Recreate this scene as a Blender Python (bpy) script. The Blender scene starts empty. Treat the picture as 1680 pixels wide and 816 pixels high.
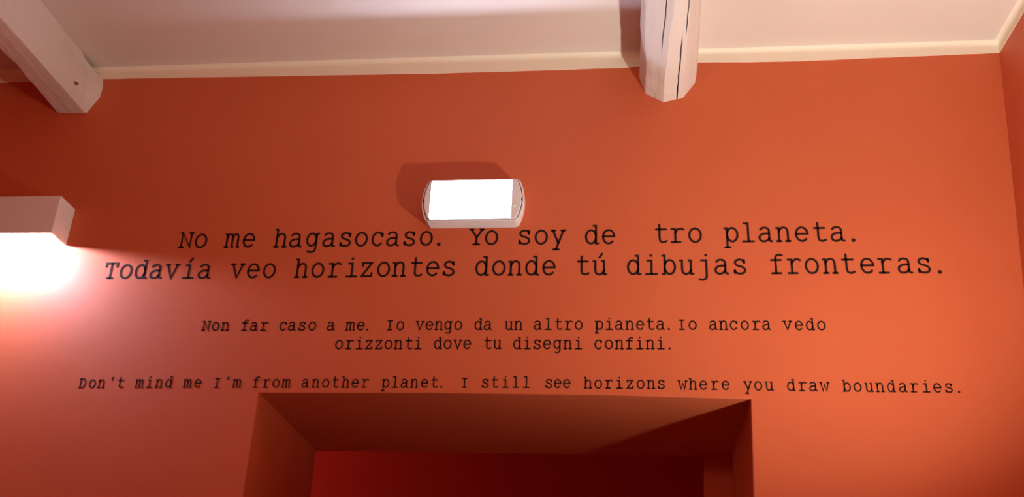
import bpy, bmesh, math, random
from mathutils import Matrix, Vector

# ------------------------------------------------------------------ camera, light, exposure
SC = bpy.context.scene
COL = SC.collection
SC.view_settings.view_transform = 'Standard'
SC.view_settings.look = 'None'
SC.view_settings.gamma = 1.0
SC.view_settings.exposure = 0.0
SC.view_settings.use_curve_mapping = False

cam_data = bpy.data.cameras.new('camera')
cam_data.sensor_width = 36.0
cam_data.lens = 36.715
cam_data.clip_start = 0.02
cam = bpy.data.objects.new('camera', cam_data)
COL.objects.link(cam)
cam.matrix_world = Matrix(((0.993742, 0.009678, 0.111283, 0.0),
                           (0.104359, -0.435700, -0.894022, -3.0),
                           (0.039834, 0.900040, -0.433983, 1.6),
                           (0, 0, 0, 1)))
SC.camera = cam

world = bpy.data.worlds.new('world')
SC.world = world
world.use_nodes = True
world.node_tree.nodes['Background'].inputs[0].default_value = (0.02, 0.015, 0.012, 1)
world.node_tree.nodes['Background'].inputs[1].default_value = 1.0


def lamp(name, kind, loc, color, energy, **kw):
    ld = bpy.data.lights.new(name, kind)
    ld.color = color
    ld.energy = energy
    for k, v in kw.items():
        setattr(ld, k, v)
    o = bpy.data.objects.new(name, ld)
    o.location = loc
    COL.objects.link(o)
    return o


# warm uplighter on the right-hand wall, below the frame
up = lamp('uplighter', 'SPOT', (0.99, -0.86, 1.80), (1.0, 0.97, 0.84), 138.0,
          spot_size=math.radians(134), spot_blend=1.0, shadow_soft_size=0.035)
aim = Vector((-0.34, -0.04, 1.0))
up.rotation_euler = aim.to_track_quat('-Z', 'Y').to_euler()
# added warm fill light behind the camera, no lamp known there
lamp('room_fill', 'POINT', (-0.6, -5.0, 2.9), (1.0, 0.48, 0.28), 66.0, shadow_soft_size=0.18)
# lamp of the room beyond the opening
lamp('far_room_lamp', 'POINT', (-2.6, 1.25, 2.6), (1.0, 0.55, 0.35), 12.5, shadow_soft_size=0.1)


# ------------------------------------------------------------------ materials
def new_mat(name):
    m = bpy.data.materials.new(name)
    m.use_nodes = True
    nt = m.node_tree
    return m, nt, nt.nodes['Principled BSDF']


def paint(name, c1, c2, scale, rough, bump, bump_scale, spec=0.4):
    m, nt, p = new_mat(name)
    tc = nt.nodes.new('ShaderNodeTexCoord')
    n = nt.nodes.new('ShaderNodeTexNoise')
    n.inputs['Scale'].default_value = scale
    n.inputs['Detail'].default_value = 5
    r = nt.nodes.new('ShaderNodeValToRGB')
    r.color_ramp.elements[0].position = 0.3
    r.color_ramp.elements[1].position = 0.7
    r.color_ramp.elements[0].color = (*c1, 1)
    r.color_ramp.elements[1].color = (*c2, 1)
    n2 = nt.nodes.new('ShaderNodeTexNoise')
    n2.inputs['Scale'].default_value = bump_scale
    n2.inputs['Detail'].default_value = 4
    b = nt.nodes.new('ShaderNodeBump')
    b.inputs['Strength'].default_value = bump
    b.inputs['Distance'].default_value = 0.01
    L = nt.links
    L.new(tc.outputs['Object'], n.inputs['Vector'])
    L.new(tc.outputs['Object'], n2.inputs['Vector'])
    L.new(n.outputs['Fac'], r.inputs['Fac'])
    L.new(r.outputs['Color'], p.inputs['Base Color'])
    L.new(n2.outputs['Fac'], b.inputs['Height'])
    L.new(b.outputs['Normal'], p.inputs['Normal'])
    p.inputs['Roughness'].default_value = rough
    p.inputs['Specular IOR Level'].default_value = spec
    return m


def plain(name, c, rough=0.5, spec=0.5, metal=0.0):
    m, nt, p = new_mat(name)
    p.inputs['Base Color'].default_value = (*c, 1)
    p.inputs['Roughness'].default_value = rough
    p.inputs['Specular IOR Level'].default_value = spec
    p.inputs['Metallic'].default_value = metal
    return m


def emit(name, c, s):
    m, nt, p = new_mat(name)
    p.inputs['Base Color'].default_value = (0.8, 0.8, 0.8, 1)
    p.inputs['Emission Color'].default_value = (*c, 1)
    p.inputs['Emission Strength'].default_value = s
    return m


M_ORANGE = paint('orange_wall_paint', (0.62, 0.134, 0.050), (0.65, 0.144, 0.055), 3.0, 0.55, 0.03, 90)
M_RED = paint('deep_red_wall_paint', (0.50, 0.018, 0.010), (0.54, 0.022, 0.012), 3.0, 0.6, 0.06, 60)
M_CEIL = paint('white_ceiling_plaster', (0.745, 0.655, 0.59), (0.775, 0.685, 0.62), 4.0, 0.8, 0.10, 25, 0.2)
M_TRIM = paint('cream_trim_paint', (0.92, 0.865, 0.73), (0.94, 0.885, 0.75), 6.0, 0.6, 0.08, 40, 0.3)
M_BEAM = paint('whitewashed_wood', (0.71, 0.635, 0.585), (0.77, 0.69, 0.63), 7.0, 0.65, 0.25, 30, 0.3)
mp_ = M_BEAM.node_tree.nodes.new('ShaderNodeMapping')
mp_.inputs['Scale'].default_value = (2.2, 0.10, 2.2)
for l_ in [l for l in M_BEAM.node_tree.links if l.from_node.bl_idname == 'ShaderNodeTexCoord']:
    dst_ = l_.to_socket
    M_BEAM.node_tree.links.new(mp_.outputs[0], dst_)
M_BEAM.node_tree.links.new([n for n in M_BEAM.node_tree.nodes if n.bl_idname == 'ShaderNodeTexCoord'][0].outputs['Object'], mp_.inputs[0])
M_FLOOR = paint('terracotta_floor', (0.24, 0.11, 0.07), (0.30, 0.14, 0.09), 5.0, 0.5, 0.1, 20)
M_CRACK_GAP_SHADE = plain('dark_crack_gap_shade', (0.10, 0.055, 0.035), 0.9, 0.1)
M_LETTER = plain('black_vinyl', (0.024, 0.011, 0.011), 0.75, 0.15)
M_PLASTER = paint('white_plaster_shade', (0.86, 0.86, 0.87), (0.88, 0.88, 0.89), 9.0, 0.7, 0.05, 60, 0.3)
M_BULB = emit('lit_bulb', (0.82, 0.88, 1.22), 3100.0)
M_HOUSING = plain('white_plastic', (0.86, 0.86, 0.90), 0.35)
M_GAP = plain('dark_gap', (0.03, 0.03, 0.035), 0.7, 0.2)
M_REFLECT = plain('white_reflector', (0.26, 0.32, 0.31), 0.5)
M_TUBE = emit('lit_tube', (0.76, 0.84, 1.10), 780.0)
M_LED = emit('green_indicator', (0.15, 1.0, 0.25), 0.9)
M_COVER, nt_, p_ = new_mat('clear_cover')
tr_ = nt_.nodes.new('ShaderNodeBsdfTransparent')
tr_.inputs[0].default_value = (0.96, 0.97, 0.97, 1)
gl_ = nt_.nodes.new('ShaderNodeBsdfGlossy')
gl_.inputs['Roughness'].default_value = 0.08
mx_ = nt_.nodes.new('ShaderNodeMixShader')
mx_.inputs[0].default_value = 0.05
nt_.links.new(tr_.outputs[0], mx_.inputs[1])
nt_.links.new(gl_.outputs[0], mx_.inputs[2])
nt_.links.new(mx_.outputs[0], nt_.nodes['Material Output'].inputs[0])


# ------------------------------------------------------------------ helpers
def obj(name, bm, mat, parent=None, smooth=False):
    bmesh.ops.recalc_face_normals(bm, faces=bm.faces)
    me = bpy.data.meshes.new(name)
    bm.to_mesh(me)
    bm.free()
    for m in (mat if isinstance(mat, (list, tuple)) else [mat]):
        me.materials.append(m)
    if smooth:
        for p in me.polygons:
            p.use_smooth = True
    o = bpy.data.objects.new(name, me)
    COL.objects.link(o)
    if parent is not None:
        o.parent = parent
    return o


def empty(name, loc, parent=None):
    o = bpy.data.objects.new(name, None)
    o.empty_display_size = 0.05
    o.location = loc
    COL.objects.link(o)
    if parent is not None:
        o.parent = parent
    return o


def tag(o, label, cat, group=None):
    o['label'] = label
    o['category'] = cat
    if group:
        o['group'] = group
    return o


def struct(o):
    o['kind'] = 'structure'
    return o


def box(bm, x0, x1, y0, y1, z0, z1):
    v = [bm.verts.new((x, y, z)) for x in (x0, x1) for y in (y0, y1) for z in (z0, z1)]
    for f in ((0, 1, 3, 2), (4, 6, 7, 5), (0, 4, 5, 1), (2, 3, 7, 6), (0, 2, 6, 4), (1, 5, 7, 3)):
        bm.faces.new([v[i] for i in f])
    return v


def loft(bm, rings, cap0=True, cap1=True, dark=()):
    """rings: lists of 3-D points, the same count, closed around."""
    vr = [[bm.verts.new(p) for p in r] for r in rings]
    n = len(vr[0])
    for a, b in zip(vr, vr[1:]):
        for i in range(n):
            j = (i + 1) % n
            bm.faces.new((a[i], a[j], b[j], b[i])).material_index = int(i in dark)
    if cap0:
        bm.faces.new(vr[0][::-1])
    if cap1:
        bm.faces.new(vr[-1])
    return vr


def bevel(o, w, seg=3, ang=30):
    m = o.modifiers.new('bevel', 'BEVEL')
    m.width = w
    m.segments = seg
    m.limit_method = 'ANGLE'
    m.angle_limit = math.radians(ang)
    m.harden_normals = False
    return o


# ------------------------------------------------------------------ room shell
X_LEFT = -3.6
Z_CEIL = 3.806
Y_BACK = -6.6
DEPTH = 0.705            # thickness of the wall with the opening


def right_x(y, z):       # the old right-hand wall is a little out of plumb
    return 1.2345 + (z - 3.764) * 0.0744 - y * 0.046


# wall with the opening: one solid slab with a hole
bm = bmesh.new()
lint = [(-1.1425, 2.5675), (-0.615, 2.5712), (-0.06, 2.5675), (0.3508, 2.5585)]
lint_b = [(-1.157, 2.5725), (-0.615, 2.5725), (-0.06, 2.5725), (0.355, 2.5725)]
ZT = 3.95


def face(pts):
    return bm.faces.new([bm.verts.new(p) for p in pts])


for y, ln, fl in ((0.0, lint, (-1.146, 0.290)), (DEPTH, lint_b, (-1.160, 0.295))):
    face([(X_LEFT - .2, y, 0), (fl[0], y, 0), (ln[0][0], y, ln[0][1]), (X_LEFT - .2, y, ln[0][1])])
    face([(X_LEFT - .2, y, ln[0][1]), (ln[0][0], y, ln[0][1]), (ln[0][0], y, ZT), (X_LEFT - .2, y, ZT)])
    for a, b in zip(ln, ln[1:]):
        face([(a[0], y, a[1]), (b[0], y, b[1]), (b[0], y, ZT), (a[0], y, ZT)])
    e = ln[-1]
    face([(e[0], y, e[1]), (1.5, y, e[1]), (1.5, y, ZT), (e[0], y, ZT)])
    face([(fl[1], y, 0), (1.5, y, 0), (1.5, y, e[1]), (e[0], y, e[1])])
for (a, b), (c, d) in zip(zip(lint, lint[1:]), zip(lint_b, lint_b[1:])):
    face([(a[0], 0, a[1]), (b[0], 0, b[1]), (d[0], DEPTH, d[1]), (c[0], DEPTH, c[1])])
face([(-1.146, 0, 0), (-1.160, DEPTH, 0), (lint_b[0][0], DEPTH, lint_b[0][1]), (lint[0][0], 0, lint[0][1])])
face([(0.290, 0, 0), (0.295, DEPTH, 0), (lint_b[3][0], DEPTH, lint_b[3][1]), (lint[3][0], 0, lint[3][1])])
face([(X_LEFT - .2, 0, ZT), (1.5, 0, ZT), (1.5, DEPTH, ZT), (X_LEFT - .2, DEPTH, ZT)])
face([(X_LEFT - .2, 0, 0), (X_LEFT - .2, DEPTH, 0), (X_LEFT - .2, DEPTH, ZT), (X_LEFT - .2, 0, ZT)])
face([(1.5, 0, 0), (1.5, DEPTH, 0), (1.5, DEPTH, ZT), (1.5, 0, ZT)])
bmesh.ops.remove_doubles(bm, verts=bm.verts, dist=0.0005)
wf = struct(obj('wall_front', bm, M_ORANGE))
bevel(wf, 0.003, 2, 40)

# right wall (leaning slab), left wall, wall behind the camera
bm = bmesh.new()
ring = []
for y in (0.0, Y_BACK):
    ring.append([(right_x(y, 0), y, 0), (right_x(y, 0) + .5, y, 0), (right_x(y, ZT) + .5, y, ZT), (right_x(y, ZT), y, ZT)])
loft(bm, ring)
struct(obj('wall_right', bm, M_ORANGE))
bm = bmesh.new(); box(bm, X_LEFT - .2, X_LEFT, Y_BACK, 0, 0, ZT); struct(obj('wall_left', bm, M_ORANGE))
bm = bmesh.new(); box(bm, X_LEFT - .2, 2.0, Y_BACK - .2, Y_BACK, 0, ZT); struct(obj('wall_back', bm, M_ORANGE))
bm = bmesh.new(); box(bm, X_LEFT, 1.9, Y_BACK, 0.0, Z_CEIL, ZT); struct(obj('ceiling', bm, M_CEIL))
bm = bmesh.new(); box(bm, X_LEFT - .2, 2.0, Y_BACK - .2, 2.6, -.1, 0); struct(obj('floor', bm, M_FLOOR))

# the room beyond: deep red wall, side walls, a ceiling, and the orange stub behind the right jamb
bm = bmesh.new(); box(bm, X_LEFT, 1.5, 2.0, 2.2, 0, 3.3); struct(obj('wall_far', bm, M_RED))
bm = bmesh.new(); box(bm, X_LEFT - .2, X_LEFT, DEPTH, 2.2, 0, 3.3); struct(obj('wall_far_left', bm, M_RED))
bm = bmesh.new()
ring = [[(0.170 + d, y, 0), (0.9, y, 0), (0.9, y, 3.3), (0.281 + d, y, 3.3)] for y, d in ((DEPTH + .001, 0), (2.0, .35))]
loft(bm, ring)
struct(obj('wall_far_right', bm, M_ORANGE))
bm = bmesh.new(); box(bm, X_LEFT - .2, 1.5, DEPTH, 2.2, 3.3, 3.4); struct(obj('ceiling_far', bm, M_CEIL))

# cream band (cove) between wall and ceiling; hand-painted, wavy lower edge
edge = [(-3.6, 3.759), (-2.8, 3.760), (-2.315, 3.7611), (-1.906, 3.7638), (-1.6, 3.7602), (-1.285, 3.7552), (-0.95, 3.7498),
        (-0.661, 3.7455), (-0.35, 3.7458), (-0.01, 3.7475), (0.12, 3.756), (0.242, 3.7615), (0.36, 3.7572), (0.478, 3.755),
        (0.62, 3.7545), (0.761, 3.7567), (1.0, 3.7605), (1.2345, 3.7643)]


def cove(pts, zb):       # section outward from the wall: (offset, z)
    r = 0.016
    s = [(0.0, zb), (0.0012, zb)]
    for k in range(5):
        a = math.radians(90 * k / 4)
        s.append((0.0012 + r * (1 - math.cos(a)), Z_CEIL - r + r * math.sin(a)))
    s.append((0.0, Z_CEIL))
    return s


bm = bmesh.new()
rnd = random.Random(3)
fine = []
for (xa, za), (xb, zb) in zip(edge, edge[1:]):
    n = max(1, int((xb - xa) / 0.05))
    for k in range(n):
        t = k / n
        fine.append((xa + (xb - xa) * t, za + (zb - za) * t + rnd.uniform(-.0007, .0007)))
fine.append(edge[-1])
loft(bm, [[(x, -o, z) for o, z in cove(None, zb)] for x, zb in fine])
struct(obj('trim_1', bm, M_TRIM))
bm = bmesh.new()
rings = []
for k in range(67):
    y = -k * 0.1
    zb = 3.7643 + rnd.uniform(-.0012, .0012) if k else 3.7643
    rings.append([(right_x(y, z) - o, y, z) for o, z in cove(None, zb)])
loft(bm, rings)
struct(obj('trim_2', bm, M_TRIM))

# ------------------------------------------------------------------ ceiling beams
def beam_sections(base, stations, seed, cracks):
    """base: section at the wall [(x, z)...]; cracks: (index of the edge, t along it, y0, y1, half width, depth)"""
    r = random.Random(seed)
    rings = []
    dark = set()
    for y, shift in stations:
        pts = []
        n = len(base)
        for i, (x, z) in enumerate(base):
            dx, dz = shift.get(i, (0, 0)) if isinstance(shift, dict) else (0, 0)
            j = 0.0 if y > -0.02 or z > 3.79 else 0.0010
            pts.append((x + dx + r.uniform(-j, j), z + dz + r.uniform(-j, j)))
        full = []
        for i in range(n):
            a = pts[i]
            b = pts[(i + 1) % n]
            full.append((a[0], y, a[1]))
            ex, ez = b[0] - a[0], b[1] - a[1]
            ln = math.hypot(ex, ez)
            nx, nz = ez / ln, -ex / ln
            cx = sum(p[0] for p in pts) / n
            cz = sum(p[1] for p in pts) / n
            if (cx - a[0]) * nx + (cz - a[1]) * nz < 0:
                nx, nz = -nx, -nz                      # into the wood
            for (ei, t, y0, y1, hw, dp) in sorted([c for c in cracks if c[0] == i], key=lambda c: c[1]):
                k = 0.0
                if y0 <= y <= y1:
                    k = min(1.0, (y - y0) / 0.06 + .001, (y1 - y) / 0.05 + (1.0 if y1 > -0.001 else 0.001))
                k = max(k, 0.02)
                w = hw * k * r.uniform(.85, 1.12)
                t2 = t + r.uniform(-.006, .006)
                px, pz = a[0] + ex * t2, a[1] + ez * t2
                ux, uz = ex / ln, ez / ln
                dark.update((len(full), len(full) + 1))
                full.append((px - ux * w, y, pz - uz * w))
                full.append((px + nx * dp * k, y, pz + nz * dp * k))
                full.append((px + ux * w, y, pz + uz * w))
        rings.append(full)
    return rings, dark


ys = [0.0, -.015, -.03, -.05, -.07, -.09, -.11, -.13, -.15, -.175, -.2, -.225, -.25, -.275, -.3, -.33, -.36, -.4, -.44, -.48, -.53, -.6,
      -.8, -1.1, -1.5, -2.0, -2.6, -3.3, -4.1, -5.0, -5.9, Y_BACK]


def lerp_tab(tab, y):
    if y >= tab[0][0]:
        return tab[0][1]
    for (ya, a), (yb, b) in zip(tab, tab[1:]):
        if yb <= y <= ya:
            t = (ya - y) / (ya - yb)
            return tuple(p + (q - p) * t for p, q in zip(a, b))
    return tab[-1][1]


base_r = [(0.046, 3.806), (0.0440, 3.749), (0.0414, 3.704), (0.0591, 3.6405), (0.1200, 3.6015),
          (0.1860, 3.6170), (0.2285, 3.6750), (0.2362, 3.7173), (0.242, 3.763), (0.243, 3.806)]
right_shift = {0: [(0, (0, 0)), (-.5, (.004, 0))], 1: [(0, (0, 0)), (-.2, (.002, 0)), (-.5, (.004, 0))],
               2: [(0, (0, 0)), (-.1, (.003, 0)), (-.18, (.006, 0.004)), (-.3, (.001, 0)), (-.5, (.006, 0))],
               3: [(0, (0, 0)), (-.18, (.004, 0.0)), (-.25, (-.002, .006)), (-.5, (-.002, .006))],
               4: [(0, (0, 0)), (-.16, (.002, 0)), (-.22, (.006, .003)), (-.35, (.010, .004)), (-.5, (.020, .006))],
               5: [(0, (0, 0)), (-.5, (.002, .004))], 6: [(0, (0, 0)), (-.5, (-.008, .004))],
               7: [(0, (0, 0)), (-.5, (-.010, 0))], 8: [(0, (0, 0)), (-.5, (-.012, 0))], 9: [(0, (0, 0)), (-.5, (-.012, 0))]}
st = [(y, {i: lerp_tab(t, y) for i, t in right_shift.items()}) for y in ys]
cr = [(4, 0.70, -.36, 0.0, 0.0022, 0.024), (3, 0.74, -.9, -.26, 0.0018, 0.022), (4, 0.90, -1.2, -.33, 0.0016, 0.018),
      (3, 0.55, -.05, 0.0, 0.0009, 0.006)]
bm = bmesh.new()
sec, dark = beam_sections(base_r, st, 11, cr)
loft(bm, sec, dark=dark)
br = obj('ceiling_beam', bm, [M_BEAM, M_CRACK_GAP_SHADE])
bevel(br, 0.0025, 2, 18)
tag(br, 'cracked whitewashed wooden ceiling beam right of centre, high above the word tro', 'beam', 'whitewashed ceiling beams')

base_l = [(-2.083, 3.806), (-2.078, 3.68), (-2.053, 3.6195), (-1.9937, 3.6150), (-1.9422, 3.6137), (-1.9040, 3.6836),
          (-1.9030, 3.7315), (-1.9104, 3.7639), (-1.9300, 3.790), (-1.9420, 3.806)]
left_shift = {2: [(0, (0, 0)), (-.25, (.004, 0)), (-.3, (.006, .002)), (-.36, (-.002, 0)), (-.5, (-.002, 0))],
              4: [(0, (0, 0)), (-.3, (-.006, 0)), (-.55, (-.014, 0.004))],
              5: [(0, (0, 0)), (-.02, (-.014, 0)), (-.05, (-.030, .002)), (-.3, (-.044, .004)), (-.55, (-.049, .004))],
              6: [(0, (0, 0)), (-.02, (-.016, 0)), (-.05, (-.034, .002)), (-.3, (-.044, .004)), (-.55, (-.048, .004))],
              7: [(0, (0, 0)), (-.02, (-.014, 0)), (-.05, (-.030, .000)), (-.3, (-.036, .0)), (-.55, (-.040, 0))],
              8: [(0, (0, -.004)), (-.02, (-.004, -.007)), (-.06, (-.012, -.001)), (-.10, (-.015, 0.006)), (-.55, (-.020, 0.008))],
              9: [(0, (0, 0)), (-.015, (-.080, 0)), (-.08, (-.080, 0)), (-.11, (-.004, 0)), (-.55, (-.008, 0))]}
st = [(y, {i: lerp_tab(t, y) for i, t in left_shift.items()}) for y in ys]
bm = bmesh.new()
loft(bm, beam_sections(base_l, st, 5, [])[0])
for f_ in bm.faces:          # shade in the beam-to-ceiling gap, painted with the dark bare-wood colour
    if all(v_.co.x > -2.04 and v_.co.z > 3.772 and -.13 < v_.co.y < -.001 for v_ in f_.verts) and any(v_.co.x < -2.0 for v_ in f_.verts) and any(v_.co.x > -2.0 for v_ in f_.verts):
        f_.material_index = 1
bl = obj('ceiling_beam', bm, [M_BEAM, M_CRACK_GAP_SHADE])
bevel(bl, 0.004, 2, 18)
tag(bl, 'whitewashed wooden ceiling beam at far left, with a small dark knot near its end', 'beam', 'whitewashed ceiling beams')
# knot: a shallow dark dimple disc on the beam's right-hand lower facet
bm = bmesh.new()
c = Vector((-1.9300, -0.118, 3.6630))
nrm = Vector((0.0699, 0.0, -0.0382)).normalized()
u = Vector((0, 1, 0)); v = nrm.cross(u)
ringA = [c + (u * math.cos(a) * 0.008 + v * math.sin(a) * 0.0055) * (1 + .15 * math.sin(3 * a)) - nrm * .004 for a in [2 * math.pi * k / 14 for k in range(14)]]
ringB = [c + (u * math.cos(a) * 0.006 + v * math.sin(a) * 0.0045) * (1 + .2 * math.sin(3 * a + 1)) + nrm * .0015 for a in [2 * math.pi * k / 14 for k in range(14)]]
loft(bm, [ringA, ringB])
kn = obj('knot', bm, plain('knot_wood', (0.22, 0.10, 0.07), 0.8, 0.2), bl)
kn['label'] = 'small dark knot'

# ------------------------------------------------------------------ wall sconce at the left
sc = empty('wall_sconce', (-2.093, 0.0, 3.084))
tag(sc, 'square white plaster wall lamp at the left edge, shining down on the orange wall', 'wall lamp')
bm = bmesh.new()
W, Dp, Hh, th = 0.200, 0.100, 0.138, 0.006
def uring(w, d, z):
    return [(-w, 0, z), (-w, -d, z), (w, -d, z), (w, 0, z)]
rings = [uring(W, Dp, Hh), uring(W, Dp, 0), uring(W - th, Dp - th, 0), uring(W - th, Dp - th, Hh - th)]
vr = [[bm.verts.new(p) for p in r] for r in rings]
for a, b in zip(vr, vr[1:]):
    for i in range(3):
        bm.faces.new((a[i], a[i + 1], b[i + 1], b[i]))
bm.faces.new(vr[0])
bm.faces.new(vr[3])
for i in (0, 3):
    bm.faces.new([vr[k][i] for k in range(4)])
sh = obj('shade', bm, M_PLASTER, sc)
bevel(sh, 0.002, 2, 40)
bm = bmesh.new()
loft(bm, [[(math.cos(a) * r, -0.055 + math.sin(a) * r, z) for a in [2 * math.pi * k / 20 for k in range(20)]]
          for r, z in ((.018, Hh - th), (.018, .080), (.014, .074))])
obj('socket', bm, M_HOUSING, sc)
bm = bmesh.new()
bmesh.ops.create_uvsphere(bm, u_segments=24, v_segments=14, radius=0.022, matrix=Matrix.Translation((0, -0.055, 0.040)) @ Matrix.Diagonal((1, 1, 1.1, 1)))
bu = obj('bulb', bm, M_BULB, sc, True)
bu['label'] = 'lit bulb inside the shade'

# ------------------------------------------------------------------ emergency light
EX, EZ = -0.5025, 3.2075
em = empty('emergency_light', (EX, 0.0, EZ))
tag(em, 'lit white emergency light with rounded ends mounted on the orange wall above the lettering', 'emergency light')
EW, EH = 0.1685, 0.0765
N = 96


def pill(hw, hh, b, rc, n=N):
    """flat top and bottom, bulging ends, lightly rounded corners; resampled by angle"""
    pts = []
    for k in range(n):
        a = 2 * math.pi * (k + .5) / n
        dx, dz = math.cos(a), math.sin(a)
        lo, hi = 0.0, 0.5
        for _ in range(40):
            mdl = (lo + hi) / 2
            x, z = abs(dx) * mdl, abs(dz) * mdl
            xe = hw - b * (z / hh) ** 2
            inside = z <= hh and x <= xe
            cx, cz = hw - b - rc * .8, hh - rc
            if inside and x > cx and z > cz:
                inside = ((x - cx) / (rc * 1.15)) ** 2 + ((z - cz) / rc) ** 2 <= 1
            lo, hi = (mdl, hi) if inside else (lo, mdl)
        pts.append((dx * lo, dz * lo))
    return pts


def rect(cx, hw, hh, n=N):
    pts = []
    for k in range(n):
        a = 2 * math.pi * (k + .5) / n
        dx, dz = math.cos(a), math.sin(a)
        s = min((hw + (cx if dx > 0 else -cx)) / max(abs(dx), 1e-9), hh / max(abs(dz), 1e-9))
        pts.append((dx * s, dz * s))
    # snap the nearest sample to each corner so the window stays rectangular
    for sx in (1, -1):
        for sz in (1, -1):
            c = (cx + sx * hw, sz * hh)
            i = min(range(n), key=lambda q: (pts[q][0] - c[0]) ** 2 + (pts[q][1] - c[1]) ** 2)
            pts[i] = c
    return pts


def r3(p, y):
    return [(x, y, z) for x, z in p]


WCX, WHW, WHH = -0.0055, 0.1335, 0.0715
bm = bmesh.new()
loft(bm, [r3(pill(EW - .004, EH - .001, .018, .012), 0.0), r3(pill(EW - .001, EH, .018, .012), -.012), r3(pill(EW, EH, .018, .012), -.048),
          r3(pill(EW - .002, EH - .001, .018, .011), -.052), r3(pill(EW - .0055, EH - .0022, .018, .010), -.052),
          r3(pill(EW - .006, EH - .0025, .018, .010), -.040), r3(rect(WCX, WHW + .0005, WHH + .0004), -.040)], cap0=True, cap1=False)
obj('housing', bm, M_HOUSING, em)
bm = bmesh.new()
loft(bm, [r3(pill(EW - .0085, EH - .0034, .018, .009), -.0405), r3(pill(EW - .0085, EH - .0034, .018, .009), -.054),
          r3(pill(EW - .0105, EH - .0040, .018, .009), -.056), r3(rect(WCX, WHW, WHH), -.056), r3(rect(WCX, WHW, WHH), -.0405)], cap0=False, cap1=False)
fc = obj('front_cover', bm, M_HOUSING, em)
bm = bmesh.new()
loft(bm, [r3(pill(EW - .0062, EH - .0027, .018, .010), -.0412), r3(pill(EW - .0083, EH - .0033, .018, .009), -.0412)], cap0=False, cap1=False)
gp = obj('seam', bm, M_GAP, em)
gp['label'] = 'thin dark seam around the front cover'
# reflector tray behind the window
bm = bmesh.new()
loft(bm, [r3(rect(WCX, WHW, WHH), -.0400), r3(rect(WCX, WHW - .010, WHH - .008), -.012)], cap0=False, cap1=True)
obj('reflector', bm, M_REFLECT, em)
bm = bmesh.new()
TZ, TY, TR = 0.000, -.028, .0040
rings = []
for x, r in ((-.112, .003), (-.110, TR), (.098, TR), (.100, .003)):
    rings.append([(x, TY + math.cos(a) * r, TZ + math.sin(a) * r) for a in [2 * math.pi * k / 16 for k in range(16)]])
loft(bm, rings)
tb = obj('tube', bm, M_TUBE, em)
tb['label'] = 'lit fluorescent tube'
bm = bmesh.new()
box(bm, WCX - WHW + .0004, WCX + WHW - .0004, -.0550, -.0535, -WHH + .0004, WHH - .0004)
obj('window_cover', bm, M_COVER, em)
# green indicator, dark screw hole and the two end clips
bm = bmesh.new()
box(bm, .1365, .1395, -.0575, -.0550, -.031, -.0235)
o = obj('indicator', bm, M_LED, em); bevel(o, .0008, 2); o['label'] = 'small green indicator light'
bm = bmesh.new()
loft(bm, [[(-.1425 + math.cos(a) * r, y, .0365 + math.sin(a) * r * 1.6) for a in [2 * math.pi * k / 14 for k in range(14)]]
          for y, r in ((-.0550, .0016), (-.0566, .0016), (-.0566, .0009), (-.0560, .0007))])
o = obj('screw', bm, M_GAP, em); o['label'] = 'tiny dark screw at the left end'
for sx in (-1, 1):
    bm = bmesh.new()
    x0 = sx * (EW - .0075)
    box(bm, x0 - .0022, x0 + .0022, -.0555, -.042, -.006, .006)
    o = obj('clip', bm, M_GAP if sx < 0 else M_GAP, em)
    bevel(o, .001, 2)
    o['label'] = 'small dark clip at the %s end' % ('left' if sx < 0 else 'right')

# ------------------------------------------------------------------ typewriter lettering
def cat(pts, n=6):
    """smooth curve through points (Catmull-Rom)"""
    out = []
    P = [pts[0]] + list(pts) + [pts[-1]]
    for i in range(1, len(P) - 2):
        p0, p1, p2, p3 = P[i - 1], P[i], P[i + 1], P[i + 2]
        for k in range(n):
            t = k / n
            out.append(tuple(0.5 * ((2 * b) + (-a + c) * t + (2 * a - 5 * b + 4 * c - d) * t * t + (-a + 3 * b - 3 * c + d) * t ** 3)
                             for a, b, c, d in zip(p0, p1, p2, p3)))
    out.append(tuple(pts[-1]))
    return out


def arc(cx, cy, rx, ry, a0, a1, n=18):
    return [(cx + rx * math.cos(math.radians(a0 + (a1 - a0) * k / n)), cy + ry * math.sin(math.radians(a0 + (a1 - a0) * k / n))) for k in range(n + 1)]


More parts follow.
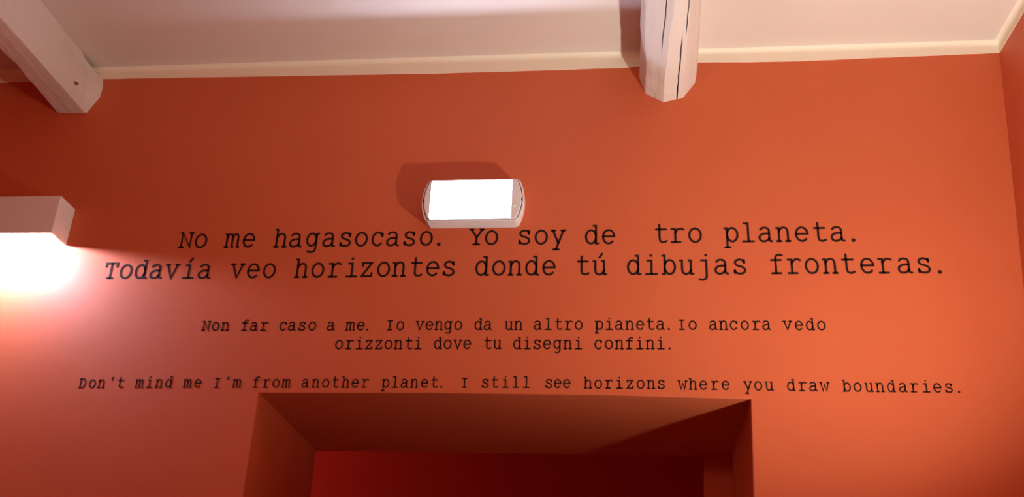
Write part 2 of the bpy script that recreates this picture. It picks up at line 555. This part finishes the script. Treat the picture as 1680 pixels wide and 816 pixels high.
B, T, A, C = 0.07, 0.93, 1.21, 1.03      # centre lines: base, x-height, ascender, capital
ACUTE = [(-.02, 1.12), (.13, 1.36)]
I_BODY = [[(-.2, .90), (.02, .90), (.02, B)], [(-.28, B), (.31, B)]]
GLYPH = {
    'a': [cat([(-.25, .80), (-.14, .905), (0, .93), (.13, .90), (.215, .80), (.23, .68)]) + [(.23, .17), (.27, .09), (.37, B)],
          [(.23, .56)] + cat([(.08, .56), (-.12, .53), (-.26, .43), (-.31, .30), (-.27, .15), (-.13, B), (.03, .085), (.16, .17), (.23, .27)])],
    'b': [[(-.37, A), (-.25, A), (-.25, B), (-.37, B)], arc(.03, .5, .29, .43, 168, -168, 30)],
    'c': [[(.26, .88), (.26, .68)], arc(-.01, .5, .31, .43, 38, 318, 26)],
    'd': [[(.10, A), (.24, A), (.24, B), (.37, B)], arc(-.04, .5, .29, .43, 12, 348, 30)],
    'e': [[(-.31, .52), (.32, .52)] + arc(0, .5, .32, .43, 4, 316, 26)],
    'f': [[(-.06, B)] + [(-.06, .95)] + cat([(-.06, .95), (-.03, 1.10), (.08, 1.19), (.20, 1.20), (.31, 1.16)]), [(-.30, .88), (.24, .88)], [(-.28, B), (.20, B)]],
    'g': [[(.36, .91), (.23, .91), (.23, -.08)] + cat([(.23, -.08), (.19, -.22), (.08, -.30), (-.06, -.30), (-.22, -.27)]), arc(-.05, .52, .28, .41, 12, 348, 30)],
    'h': [[(-.36, A), (-.24, A), (-.24, B)], [(-.36, B), (-.12, B)], cat([(-.24, .66), (-.16, .82), (-.04, .92), (.10, .92), (.21, .84), (.25, .68)]) + [(.25, B)], [(.13, B), (.37, B)]],
    'i': I_BODY + [('dot', .0, 1.22, .085)],
    'í': I_BODY + [ACUTE],
    'j': [[(-.18, .90), (.10, .90), (.10, -.06)] + cat([(.10, -.06), (.06, -.21), (-.06, -.29), (-.18, -.30), (-.30, -.27)]), ('dot', .09, 1.22, .085)],
    'l': [[(-.2, A), (.02, A), (.02, B)], [(-.28, B), (.31, B)]],
    'm': [[(-.44, .90), (-.34, .90), (-.34, B)], [(-.44, B), (-.25, B)],
          cat([(-.34, .70), (-.28, .84), (-.17, .92), (-.07, .90), (-.01, .78)]) + [(0, .70), (0, B), (.08, B)],
          cat([(0, .70), (.06, .84), (.16, .92), (.27, .90), (.33, .78)]) + [(.34, .70), (.34, B), (.43, B)]],
    'n': [[(-.36, .90), (-.24, .90), (-.24, B)], [(-.36, B), (-.12, B)], cat([(-.24, .66), (-.16, .82), (-.04, .92), (.10, .92), (.21, .84), (.25, .68)]) + [(.25, B)], [(.13, B), (.37, B)]],
    'o': [arc(0, .5, .325, .43, 90, 450, 34)],
    'p': [[(-.37, .91), (-.24, .91), (-.24, -.30)], [(-.37, -.30), (-.08, -.30)], arc(.05, .5, .29, .43, 168, -168, 30)],
    'r': [[(-.32, .90), (-.12, .90), (-.12, B)], [(-.32, B), (.16, B)], cat([(-.12, .66), (-.04, .80), (.08, .90), (.22, .92), (.35, .86)])],
    's': [[(.25, .90), (.25, .72)], cat([(.25, .76), (.18, .87), (.04, .93), (-.12, .91), (-.24, .80), (-.23, .66), (-.12, .56), (.04, .51), (.20, .43), (.28, .30), (.25, .17), (.12, .08), (-.04, .07), (-.20, .12), (-.28, .24)]), [(-.28, .10), (-.28, .28)]],
    't': [[(-.10, 1.20), (-.10, .30)] + cat([(-.10, .30), (-.06, .14), (.06, .07), (.18, .08), (.30, .14)]), [(-.30, .88), (.26, .88)]],
    'u': [[(-.36, .90), (-.25, .90), (-.25, .34)] + cat([(-.25, .34), (-.21, .16), (-.09, .07), (.05, .08), (.17, .17), (.24, .32)]), [(.13, .90), (.24, .90), (.24, B), (.37, B)]],
    'v': [[(-.30, .93), (0, B), (.30, .93)], [(-.40, .93), (-.18, .93)], [(.18, .93), (.40, .93)]],
    'w': [[(-.36, .93), (-.19, B), (0, .72), (.19, B), (.36, .93)], [(-.44, .93), (-.26, .93)], [(.26, .93), (.44, .93)]],
    'y': [[(-.30, .93), (.01, .12)], [(.31, .93), (-.12, -.30)], [(-.40, .93), (-.18, .93)], [(.18, .93), (.40, .93)], [(-.26, -.30), (.04, -.30)]],
    'z': [[(-.26, .74), (-.26, .92), (.27, .92), (-.27, .08), (.29, .08), (.29, .27)]],
    'N': [[(-.28, B), (-.28, C), (.27, B), (.27, C)], [(-.40, C), (-.28, C)], [(-.40, B), (-.15, B)], [(.14, C), (.40, C)]],
    'Y': [[(-.32, C), (0, .52), (0, B)], [(.32, C), (0, .52)], [(-.40, C), (-.20, C)], [(.20, C), (.40, C)], [(-.17, B), (.17, B)]],
    'T': [[(-.34, .80), (-.34, C), (.34, C), (.34, .80)], [(0, C), (0, B)], [(-.17, B), (.17, B)]],
    'I': [[(0, C), (0, B)], [(-.22, C), (.22, C)], [(-.22, B), (.22, B)]],
    'D': [[(-.36, C), (-.02, C)] + arc(-.02, .55, .33, .48, 88, -88, 20) + [(-.02, B), (-.36, B)], [(-.24, C), (-.24, B)]],
    '.': [('dot', 0, .10, .115)],
    "'": [[(.03, 1.22), (-.02, .95)]],
}
GLYPH['ú'] = GLYPH['u'] + [ACUTE]


def stroke(bm, pts, w, place, y0, y1):
    """round-ended ribbon along pts, extruded between y0 and y1"""
    q = [pts[0]]
    for p in pts[1:]:
        if math.hypot(p[0] - q[-1][0], p[1] - q[-1][1]) > 1e-4:
            q.append(p)
    closed = math.hypot(q[0][0] - q[-1][0], q[0][1] - q[-1][1]) < 1e-3
    if closed:
        q = q[:-1]
    n = len(q)
    L, R = [], []
    h = w / 2
    for i, p in enumerate(q):
        a = q[i - 1] if (i or closed) else None
        b = q[(i + 1) % n] if (i < n - 1 or closed) else None
        d1 = d2 = None
        if a is not None:
            l = math.hypot(p[0] - a[0], p[1] - a[1]); d1 = ((p[0] - a[0]) / l, (p[1] - a[1]) / l)
        if b is not None:
            l = math.hypot(b[0] - p[0], b[1] - p[1]); d2 = ((b[0] - p[0]) / l, (b[1] - p[1]) / l)
        d1 = d1 or d2
        d2 = d2 or d1
        n1 = (-d1[1], d1[0]); n2 = (-d2[1], d2[0])
        m = (n1[0] + n2[0], n1[1] + n2[1])
        ml = math.hypot(*m) or 1e-6
        m = (m[0] / ml, m[1] / ml)
        k = h / max(0.45, m[0] * n1[0] + m[1] * n1[1])
        L.append((p[0] + m[0] * k, p[1] + m[1] * k)); R.append((p[0] - m[0] * k, p[1] - m[1] * k))
    if closed:
        fo = [[bm.verts.new(place(x, z, y)) for x, z in s] for s in (L, R) for y in (y0, y1)]
        l0, l1, r0, r1 = fo
        for i in range(n):
            j = (i + 1) % n
            bm.faces.new((l1[i], l1[j], r1[j], r1[i])); bm.faces.new((l0[i], r0[i], r0[j], l0[j]))
            bm.faces.new((l0[i], l0[j], l1[j], l1[i])); bm.faces.new((r0[i], r1[i], r1[j], r0[j]))
        return
    cap = []
    for end, prv in ((q[-1], q[-2]), (q[0], q[1])):
        ang = math.atan2(end[1] - prv[1], end[0] - prv[0])
        cap.append([(end[0] + h * math.cos(ang + t), end[1] + h * math.sin(ang + t)) for t in (math.pi / 4, 0, -math.pi / 4)])
    # quads along the ribbon plus a fan at each end
    fr = []
    for y in (y0, y1):
        l = [bm.verts.new(place(x, z, y)) for x, z in L]
        r = [bm.verts.new(place(x, z, y)) for x, z in R]
        c1 = [bm.verts.new(place(x, z, y)) for x, z in cap[0]]
        c0 = [bm.verts.new(place(x, z, y)) for x, z in cap[1]]
        for i in range(n - 1):
            bm.faces.new((l[i], l[i + 1], r[i + 1], r[i]))
        bm.faces.new([l[-1]] + c1 + [r[-1]])
        bm.faces.new([r[0]] + c0 + [l[0]])
        fr.append(l + c1 + r[::-1] + c0)
    m = len(fr[0])
    for i in range(m):
        j = (i + 1) % m
        bm.faces.new((fr[0][i], fr[0][j], fr[1][j], fr[1][i]))


def letter(ch, s, w, loc, parent):
    bm = bmesh.new()
    place = lambda x, z, y: (x * s, y, z * s)
    for st_ in GLYPH[ch]:
        if st_[0] == 'dot':
            _, cx, cz, r = st_
            rr = [[(cx + r * math.cos(2 * math.pi * k / 16), cz + r * math.sin(2 * math.pi * k / 16)) for k in range(16)]] * 2
            loft(bm, [[place(x, z, y) for x, z in rr[0]] for y in (0, -.0004)])
        else:
            stroke(bm, st_, w / s, place, 0.0, -.0004)
    o = obj('letter' if ch not in ".'" else ('full_stop' if ch == '.' else 'apostrophe'), bm, M_LETTER, parent)
    o.location = loc
    return o


# each row: x-height, stroke width, label, words as (text, centre x of every letter, baseline z at the first and last letter)
ROWS = [
    (0.0555, 0.0071, 'top row of large black typewriter lettering, reading No me hagasocaso, under the emergency light', [
      ('No', [-1.4713, -1.4202], 3.0683, 3.0677),
      ('me', [-1.3112, -1.2545], 3.0681, 3.068),
      ('hagasocaso.', [-1.1456, -1.0949, -1.0369, -0.9822, -0.9256, -0.8723, -0.8172, -0.7683, -0.7115, -0.6559, -0.6134], 3.0668, 3.0683),
      ('Yo', [-0.4904, -0.4413], 3.0685, 3.0681),
      ('soy', [-0.3343, -0.2802, -0.2258], 3.0685, 3.0677),
      ('de', [-0.1179, -0.064], 3.0671, 3.067),
      ('tro', [0.1027, 0.1533, 0.2086], 3.0696, 3.0691),
      ('planeta.', [0.3214, 0.3727, 0.4254, 0.4816, 0.5385, 0.5941, 0.646, 0.6932], 3.0695, 3.068),
    ]),
    (0.0555, 0.0071, 'second row of large black typewriter lettering, starting Todavía veo horizontes', [
      ('Todavía', [-1.7132, -1.6603, -1.6079, -1.5567, -1.5012, -1.4434, -1.3896], 2.9579, 2.9561),
      ('veo', [-1.2769, -1.2225, -1.1682], 2.9566, 2.9563),
      ('horizontes', [-1.0604, -1.0056, -0.9501, -0.893, -0.8428, -0.7875, -0.7363, -0.679, -0.6266, -0.5739], 2.9568, 2.9596),
      ('donde', [-0.4668, -0.4125, -0.3609, -0.3065, -0.2527], 2.9598, 2.9593),
      ('tú', [-0.1439, -0.092], 2.9594, 2.9592),
      ('dibujas', [0.0149, 0.0686, 0.1248, 0.1785, 0.2339, 0.2844, 0.3417], 2.9592, 2.9586),
      ('fronteras.', [0.4547, 0.5063, 0.5601, 0.6149, 0.6696, 0.7258, 0.7782, 0.8353, 0.8929, 0.9372], 2.9588, 2.9576),
    ]),
    (0.0315, 0.0046, 'row of small black lettering starting Non far caso a me, below the large rows', [
      ('Non', [-1.3489, -1.318, -1.2862], 2.7736, 2.7735),
      ('far', [-1.2205, -1.1914, -1.1565], 2.7731, 2.773),
      ('caso', [-1.0945, -1.0665, -1.0328, -0.9996], 2.7738, 2.7739),
      ('a', [-0.9398], 2.774, 2.774),
      ('me.', [-0.8758, -0.8423, -0.8202], 2.774, 2.7741),
      ('Io', [-0.7487, -0.7152], 2.7747, 2.7748),
      ('vengo', [-0.653, -0.6227, -0.5929, -0.5626, -0.5312], 2.7752, 2.7753),
      ('da', [-0.4678, -0.4391], 2.7752, 2.7752),
      ('un', [-0.3723, -0.3428], 2.7751, 2.7751),
      ('altro', [-0.2831, -0.25, -0.2176, -0.1869, -0.1559], 2.7754, 2.7753),
      ('pianeta.', [-0.0932, -0.0625, -0.0327, -0.0002, 0.0319, 0.0633, 0.0928, 0.1186], 2.7752, 2.775),
      ('Io', [0.1578, 0.1904], 2.7749, 2.7749),
      ('ancora', [0.2514, 0.2827, 0.3136, 0.3462, 0.3806, 0.4095], 2.7746, 2.7743),
      ('vedo', [0.4724, 0.5059, 0.5386, 0.5717], 2.7736, 2.7731),
    ]),
    (0.0315, 0.0046, 'short centred row of small black lettering reading orizzonti dove tu disegni confini', [
      ('orizzonti', [-0.9053, -0.8716, -0.8396, -0.8095, -0.7784, -0.7475, -0.7164, -0.6826, -0.6537], 2.7114, 2.7119),
      ('dove', [-0.5911, -0.5607, -0.5292, -0.4992], 2.7123, 2.7124),
      ('tu', [-0.435, -0.4056], 2.7127, 2.7127),
      ('disegni', [-0.3437, -0.3132, -0.2822, -0.2517, -0.2199, -0.1887, -0.1561], 2.7124, 2.7122),
      ('confini.', [-0.0949, -0.0634, -0.032, -0.0007, 0.0296, 0.0611, 0.0928, 0.1189], 2.7123, 2.7125),
    ]),
    (0.0292, 0.0043, "lowest row of small black lettering starting Don't mind me, just above the doorway", [
      ("Don't", [-1.7223, -1.6902, -1.66, -1.6266, -1.5964], 2.5808, 2.5815),
      ('mind', [-1.5341, -1.502, -1.47, -1.438], 2.5823, 2.583),
      ('me', [-1.3763, -1.3434], 2.5833, 2.5835),
      ("I'm", [-1.2812, -1.2477, -1.2162], 2.5838, 2.5842),
      ('from', [-1.1554, -1.1222, -1.0909, -1.0584], 2.5845, 2.585),
      ('another', [-0.9982, -0.9652, -0.9331, -0.9021, -0.8704, -0.8398, -0.809], 2.5854, 2.5862),
      ('planet.', [-0.7447, -0.7158, -0.6864, -0.6553, -0.6233, -0.5926, -0.5711], 2.5863, 2.5873),
      ('I', [-0.5006], 2.5877, 2.5877),
      ('still', [-0.4363, -0.4072, -0.3756, -0.3441, -0.3119], 2.588, 2.5885),
      ('see', [-0.2433, -0.2169, -0.1894], 2.5881, 2.5882),
      ('horizons', [-0.1261, -0.0953, -0.0638, -0.0326, -0.0008, 0.0306, 0.0612, 0.0918], 2.5872, 2.5869),
      ('where', [0.1545, 0.1848, 0.2151, 0.2489, 0.2799], 2.5854, 2.5853),
      ('you', [0.3443, 0.3742, 0.4058], 2.5842, 2.5838),
      ('draw', [0.4688, 0.5019, 0.5315, 0.5645], 2.583, 2.5826),
      ('boundaries.', [0.6275, 0.6577, 0.6904, 0.7207, 0.752, 0.7845, 0.8168, 0.85, 0.8813, 0.9128, 0.9399], 2.5817, 2.5803),
    ]),
]
for xh, sw, label, words in ROWS:
    x_first, z_first = words[0][1][0], words[0][2]
    root = empty('wall_lettering', (x_first, 0.0, z_first))
    tag(root, label, 'lettering', 'rows of black lettering on the wall')
    for text, xs, z0, z1 in words:
        we = empty('word', (xs[0] - x_first, 0.0, z0 - z_first), root)
        for i, ch in enumerate(text):
            t = i / max(1, len(text) - 1)
            letter(ch, xh, sw, (xs[i] - xs[0], 0.0, (z1 - z0) * t), we)
